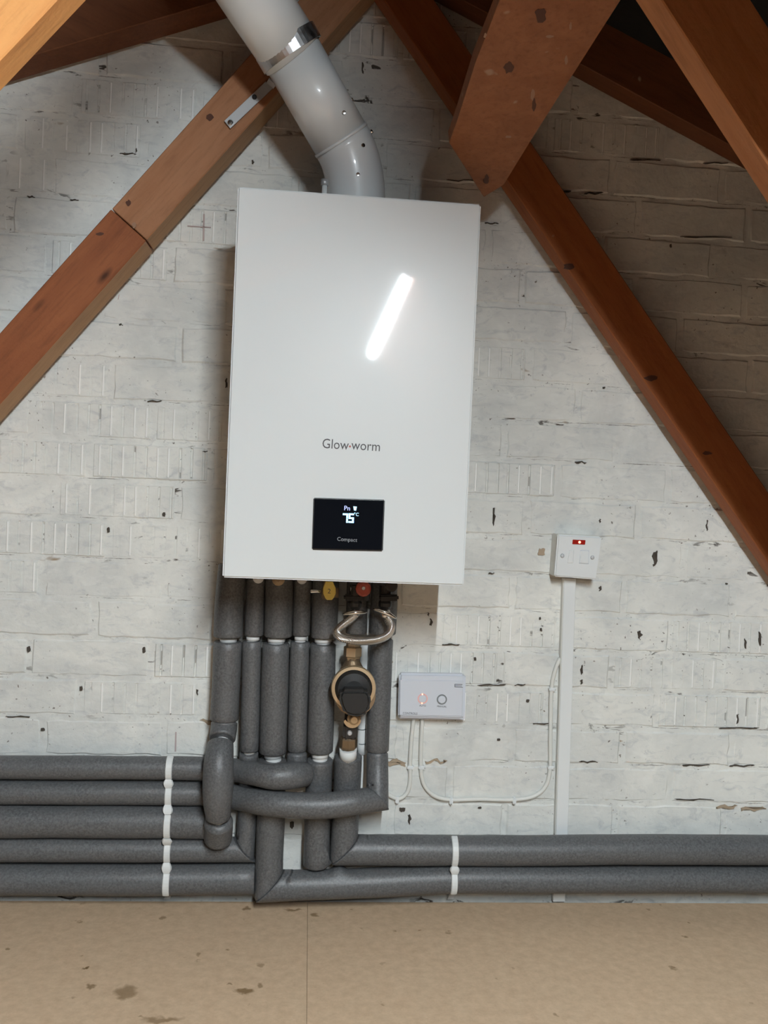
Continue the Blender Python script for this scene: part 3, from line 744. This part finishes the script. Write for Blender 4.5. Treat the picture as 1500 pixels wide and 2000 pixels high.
# ------------------------------------------------------------------ valves under the boiler
bz = BZ0+.004
def vstem(t, px, dep, y1, r, m, name='stem'):
    q = P(px, y1, dep); return obj(name, cyl(Vector((q.x, q.y, BZ0+.003)), q, r, 16), m, t)
gv = thing('gas_valve', P(643, 1150, .1), 'brass gas valve with a yellow tag hanging below the boiler middle', 'valve')
vstem(gv, 640, .098, 1170, .010, BRASSD)
obj('body', cyl(P(628, 1158, .098), P(661, 1158, .098), .0095, 12), BRASSD, gv)
tg = [(636, 1136), (650, 1136), (656, 1149), (656, 1160), (651, 1167), (649, 1172), (638, 1172), (636, 1167), (631, 1160), (631, 1149)]
obj('tag', quadbox(tg, .112, .116, .001, 1), YELT, gv, label='yellow oval tag')
text('tag_print', '2', 643, 1155, .1163, .012, INK, gv)
obj('lever', cyl(P(607, 1155, .108), P(626, 1155, .104), .0034, 10, bv=.001), CHROME, gv)
rv = thing('relief_valve', P(709, 1150, .1), 'red knobbed relief valve below the boiler, right of the yellow tag', 'valve')
vstem(rv, 709, .09, 1172, .013, DARKM)
obj('knob', lathe(P(709, 1149, .1), YN, [(0, .0125), (.008, .0145), (.016, .0135), (.018, .010)], 12), REDK, rv)
obj('screw', lathe(P(710, 1149, .118), YN, [(0, .0035), (.0015, .003)], 12), ZINC, rv)
obj('nut', cyl(P(684, 1150, .098), P(690, 1150, .098), .0058, 6), GALV, rv)
for px, py, r, m, lab in ((590, 1130, .0095, ZINC, 'small grey capped fitting under the boiler above the slim fourth pipe'), (544, 1131, .0115, BRASSD, 'small copper fitting under the boiler above the third pipe'), (505, 1128, .010, ZINC, 'small grey fitting under the boiler above the second pipe')):
    t = thing('pipe_fitting', P(px, py, .1), lab, 'fitting')
    vstem(t, px, .088, py+4, r*.8, m)
    obj('cap', lathe(P(px, py, .094), YN, [(0, r), (.008, r), (.01, r*.7), (.012, r*.35), (.013, r*.3)], 18), m, t)
# filling loop
fl_ = thing('filling_loop', P(700, 1250, .1), 'braided steel hose looping between two black valves above the brass valve', 'hose')
obj('hose', tube([P(*q) for q in ((694, 1196, .10), (688, 1207, .106), (668, 1222, .112), (657, 1234, .118), (668, 1246, .124), (700, 1252, .128), (735, 1250, .124), (757, 1240, .116), (764, 1224, .108), (757, 1208, .102), (752, 1196, .098))], .0074, 14), BRAID, fl_)
for px, dx, a in ((693, 0, -1), (752, 0, 1)):
    q = P(px, 1196, .10)
    obj('hose_nut', lathe(P(px, 1205, .1), (0, 0, 1), [(0, .0075), (.004, .009), (.012, .009), (.014, .007)], 16), CHROME, fl_)
    obj('wing', tube([q+Vector((-.022, -.004, -.004 if a < 0 else .006)), q+Vector((0, -.01, .001)), q+Vector((.021, -.004, .001 if a < 0 else -.010))], lambda s: .0018+.0030*math.sin(math.pi*s), 10), CHROME, fl_)
    obj('valve_body', lathe(P(px, 1190, .095), (0, 0, 1), [(0, .009), (.006, .0125), (.012, .013), (.016, .011), (.03, .012), (.044, .012)], 16), DARKM, fl_)
obj('handle', quadbox([(741, 1163), (779, 1162), (779, 1174), (741, 1175)], .10, .116, .003), BLACKP, fl_)
obj('handle', quadbox([(672, 1162), (712, 1162), (712, 1174), (672, 1174)], .088, .108, .003), BLACKP, fl_)
obj('vent_plug', lathe(P(764, 1143, .1), YN, [(0, .011), (.01, .011), (.012, .008)], 16), DARKM, fl_)
# white drain pipe
dp = thing('drain_pipe', P(706, 1540, .02), 'thin white plastic pipe running down the wall behind the brass valve', 'pipe')
obj('thin_pipe', tube([P(720, 1188, .03), P(719, 1215, .03), P(719, 1240, .03)], .0032, 10), PLAST, dp)
obj('wide_pipe', tube([P(714, 1255, .022), P(710, 1360, .022), P(706, 1472, .022)], .0092, 14), PLAST, dp)
for y in (1423, 1451): obj('pipe_joint', tube([P(707.5, y-1, .022), P(707.5, y+1, .022)], .0097, 14, raw=True), RINGG, dp)
obj('thin_pipe', tube([P(706, 1470, .024), P(706, 1500, .024), P(704, 1545, .024)], .0040, 10), PLAST, dp)
# brass valve / circulator
bv_ = thing('brass_valve', P(690, 1343, .05), 'round brass valve with a black cap between the foam-lagged pipes', 'valve')
ax = P(690, 1343, .05)
obj('top_nut', lathe(P(688, 1289, .075), (0, 0, 1), [(0, .013), (.006, .0145), (.008, .017), (.024, .017), (.026, .013), (.034, .012)], 6), BRASS, bv_)
obj('neck', lathe(P(688, 1306, .075), (0, 0, 1), [(0, .022), (.008, .017), (.016, .0125), (.02, .0125)], 24), BRASSD, bv_)
obj('body', lathe(P(690, 1341, .028), YN, [(0, .022), (.02, .031), (.05, .034), (.075, .037)], 40), BRASSD, bv_)
obj('rim', lathe(P(690, 1342, .100), YN, [(0, .039), (.003, .0408), (.009, .0408), (.0115, .0395), (.0118, .034), (.004, .0335)], 40), BRASS, bv_, label='bright brass rim')
obj('inner_cap', lathe(P(690, 1342, .098), YN, [(0, .0345), (.013, .034), (.020, .029), (.022, .016)], 32), BLACKP, bv_)
cap = [(667, 1348), (715, 1348), (724, 1357), (725, 1378), (719, 1393), (707, 1401), (690, 1401), (674, 1396), (666, 1382), (661, 1362)]
obj('black_cap', quadbox(cap, .105, .150, .006, 3), BLACKP, bv_)
obj('lower_tube', cyl(P(687, 1392, .07), P(682, 1452, .066), .0125, 20), DARKM, bv_)
obj('screw_cap', lathe(P(691, 1403, .088), YN, [(0, .0125), (.006, .0125), (.008, .009), (.013, .0085), (.0145, .006)], 20), BRASS, bv_)
cr = bmesh.new(); n = 12; A_, B_ = [], []
for i in range(n+1):
    a_ = math.pi*(1.05+.92*i/n); ro = 17; ri = 11-7*abs(i/n-.5)*-.6
    for lst, dd in ((A_, .095), (B_, .083)):
        lst.append((cr.verts.new(P(688+ro*math.cos(a_), 1406-ro*math.sin(a_)*.95, dd)), cr.verts.new(P(688+ri*math.cos(a_), 1404-ri*math.sin(a_)*.75, dd))))
for i in range(n):
    cr.faces.new((A_[i][0], A_[i+1][0], A_[i+1][1], A_[i][1])); cr.faces.new((B_[i][0], B_[i][1], B_[i+1][1], B_[i+1][0]))
    cr.faces.new((A_[i][0], B_[i][0], B_[i+1][0], A_[i+1][0])); cr.faces.new((A_[i][1], A_[i+1][1], B_[i+1][1], B_[i][1]))
obj('crescent', cr, BRASS, bv_)
obj('valve_block', quadbox([(672, 1416), (699, 1416), (697, 1446), (670, 1446)], .055, .083, .004), DARKM, bv_)
screw(683, 1432, .086, .0048, ZINC, bv_)
obj('bottom_nut', lathe(P(680, 1462, .066), (0, 0, 1), [(0, .0145), (.004, .0165), (.018, .0165), (.022, .014)], 8), BRASSD, bv_)
obj('white_collar', cyl(P(680, 1482, .060), P(680, 1462, .066), .0162, 24), CLIPW, bv_)

# ------------------------------------------------------------------ timer / receiver box
tb = thing('receiver_box', P(845, 1406, .01), 'pale grey heating receiver box with two round buttons right of the pipes', 'control box')
obj('back_box', quadbox([(782, 1318), (910, 1320), (908, 1407), (779, 1404)], .0, .022, .002), GREYPL, tb)
obj('cover', quadbox([(780, 1315), (908, 1317), (906, 1405), (778, 1402)], .016, .032, .004, 3), GREYPL, tb)
obj('cover', quadbox([(781, 1328), (905, 1330), (903, 1399), (780, 1397)], .030, .0335, .001, 1), GREYPL, tb)
for px, py, m in ((825.5, 1364.5, RINGLIT), (863, 1366, RINGG)):
    c_ = P(px, py, .0335); bm = bmesh.new(); N = 32
    rr = [(0, .0076), (.0012, .0076), (.0012, .0098), (0, .0098)]
    R_ = [[bm.verts.new(c_+Vector((math.cos(2*math.pi*k/N)*r, -d_, math.sin(2*math.pi*k/N)*r))) for k in range(N)] for d_, r in rr]
    for i in range(4):
        for k in range(N): bm.faces.new((R_[i][k], R_[i][(k+1) % N], R_[(i+1) % 4][(k+1) % N], R_[(i+1) % 4][k]))
    rg = obj('button_ring', bm, m, tb, label='ring glowing pale red' if m == RINGLIT else None)
    obj('button', lathe(P(px, py, .0325), YN, [(0, .0072), (.002, .0072), (.0024, .006)], 28), GREYPL, tb)
    if m == RINGLIT:
        for a_ in (97, 262):
            a_ = math.radians(a_); q = c_+Vector((math.cos(a_)*.0087, -.0012, math.sin(a_)*.0087))
            obj('led', lathe(q, YN, [(0, .0015), (.0004, .001)], 10), NEON, rg)
text('button_print', 'AUTO', 825.5, 1378.5, .0337, .0046, INK, tb, tl)
text('button_print', 'MANUAL', 863, 1380, .0337, .0046, INK, tb, tl)
text('maker_print', 'CONTROLS', 801, 1393.5, .0337, .0054, INK, tb, tl)
for cs in ([(888, 1336), (903, 1336.5), (903, 1337.6), (888, 1337.1)], [(888, 1339), (902, 1339.5), (902, 1340.4), (888, 1340)], [(888, 1341.6), (904, 1342.2), (904, 1343), (888, 1342.4)], [(888, 1336), (889, 1336), (889, 1342), (888, 1342)]):
    obj('logo', quadbox(cs, .0333, .0338), INK, tb)

# ------------------------------------------------------------------ fused switch
fs = thing('fused_switch', P(1125, 1128, .02), 'white square fused switch with a glowing red neon high on the wall', 'switch')
obj('back_box', quadbox([(1088, 1043), (1172, 1047), (1161, 1130), (1082, 1125)], -.0015, .034, .0015), PLASTW, fs)
obj('face_plate', quadbox([(1090, 1044), (1176, 1049), (1164, 1132), (1083, 1126)], .036, .045, .0025, 3), PLAST, fs)
nn_ = obj('neon_window', quadbox([(1119, 1054), (1144, 1055), (1143, 1064), (1118, 1063)], .044, .0464, .0008, 1), REDLENS, fs)
obj('neon_glow', lathe(P(1132, 1059, .0462), YN, [(0, .0028), (.0006, .002)], 12), NEON, nn_)
obj('fuse_carrier', quadbox([(1112, 1074), (1121, 1074.5), (1119.5, 1100), (1108, 1100)], .044, .0463, .0008, 1), PLAST, fs)
obj('rocker_surround', quadbox([(1134, 1074), (1151, 1075), (1150, 1102), (1131, 1101)], .0445, .0455, .0004, 1), GREYPL, fs)
obj('rocker', quadbox([(1135, 1075.5), (1150.5, 1076), (1149.5, 1101), (1132, 1100.5)], .0445, .0478, .0012, 2), PLAST, fs)
for px, py in ((1098.5, 1085.5), (1157, 1089)):
    sc_ = screw(px, py, .0455, .0040, ZINC, fs)
# trunking
tk = thing('cable_trunking', P(1092, 1755, 0), 'narrow white plastic cable trunking running from the switch down the wall', 'trunking')
obj('trunking_body', quadbox([(1100, 1129), (1124, 1130), (1108, 1632), (1084, 1632)], -.0015, .0135, .001, 1), PLASTW, tk)
obj('trunking_lid', quadbox([(1102, 1129), (1125, 1130), (1109, 1632), (1086, 1632)], .0137, .0160, .0008, 1), PLAST, tk)
obj('trunking_body', quadbox([(1084, 1634), (1108, 1634), (1104, 1762), (1080, 1762)], -.0015, .0100, .001, 1), PLAST, tk)

# ------------------------------------------------------------------ cables
cb = thing('cable', P(950, 1562, .005), 'white cable curving from the receiver box along the wall to the trunking', 'cable')
obj('sheath', tube([P(*q) for q in ((825, 1403, .006), (823, 1440, .005), (822, 1498, .005), (828, 1532, .005), (848, 1554, .005), (880, 1562, .005), (935, 1561, .005), (1000, 1562, .005), (1040, 1556, .005), (1064, 1538, .005), (1074, 1505, .005), (1075, 1440, .005), (1077, 1350, .005), (1084, 1310, .006), (1094, 1285, .006))], .0040, 12), PLASTW, cb)
for px, py, v_ in ((823, 1497, 1), (880, 1562, 0), (1003, 1562, 0), (1074.5, 1497, 1), (1077, 1345, 1)):
    q = P(px, py, 0)
    c_ = box(q.x-(.0065 if v_ else .0035), q.x+(.0065 if v_ else .0035), -.0105, .002, q.z-(.0035 if v_ else .0065), q.z+(.0035 if v_ else .0065), .0015)
    k_ = obj('cable_clip', c_, PLAST, cb)
    obj('nail', lathe(Vector((q.x+(.0052 if v_ else 0), -.0105, q.z-(0 if v_ else .0052))), YN, [(0, .0016), (.0006, .0012)], 8), ZINC, k_)
cb = thing('cable', P(780, 1560, .005), 'short white cable from the receiver box curling behind the rightmost pipe', 'cable')
obj('sheath', tube([P(*q) for q in ((808, 1403, .006), (804, 1440, .005), (801, 1490, .005), (801, 1525, .005), (795, 1548, .005), (780, 1560, .005), (762, 1554, .006), (748, 1540, .008))], .0040, 12), PLASTW, cb)
for px, py, v_ in ((801, 1497, 1), (775, 1560, 0)):
    q = P(px, py, 0)
    k_ = obj('cable_clip', box(q.x-(.0065 if v_ else .0035), q.x+(.0065 if v_ else .0035), -.0105, .002, q.z-(.0035 if v_ else .0065), q.z+(.0035 if v_ else .0065), .0015), PLAST, cb)
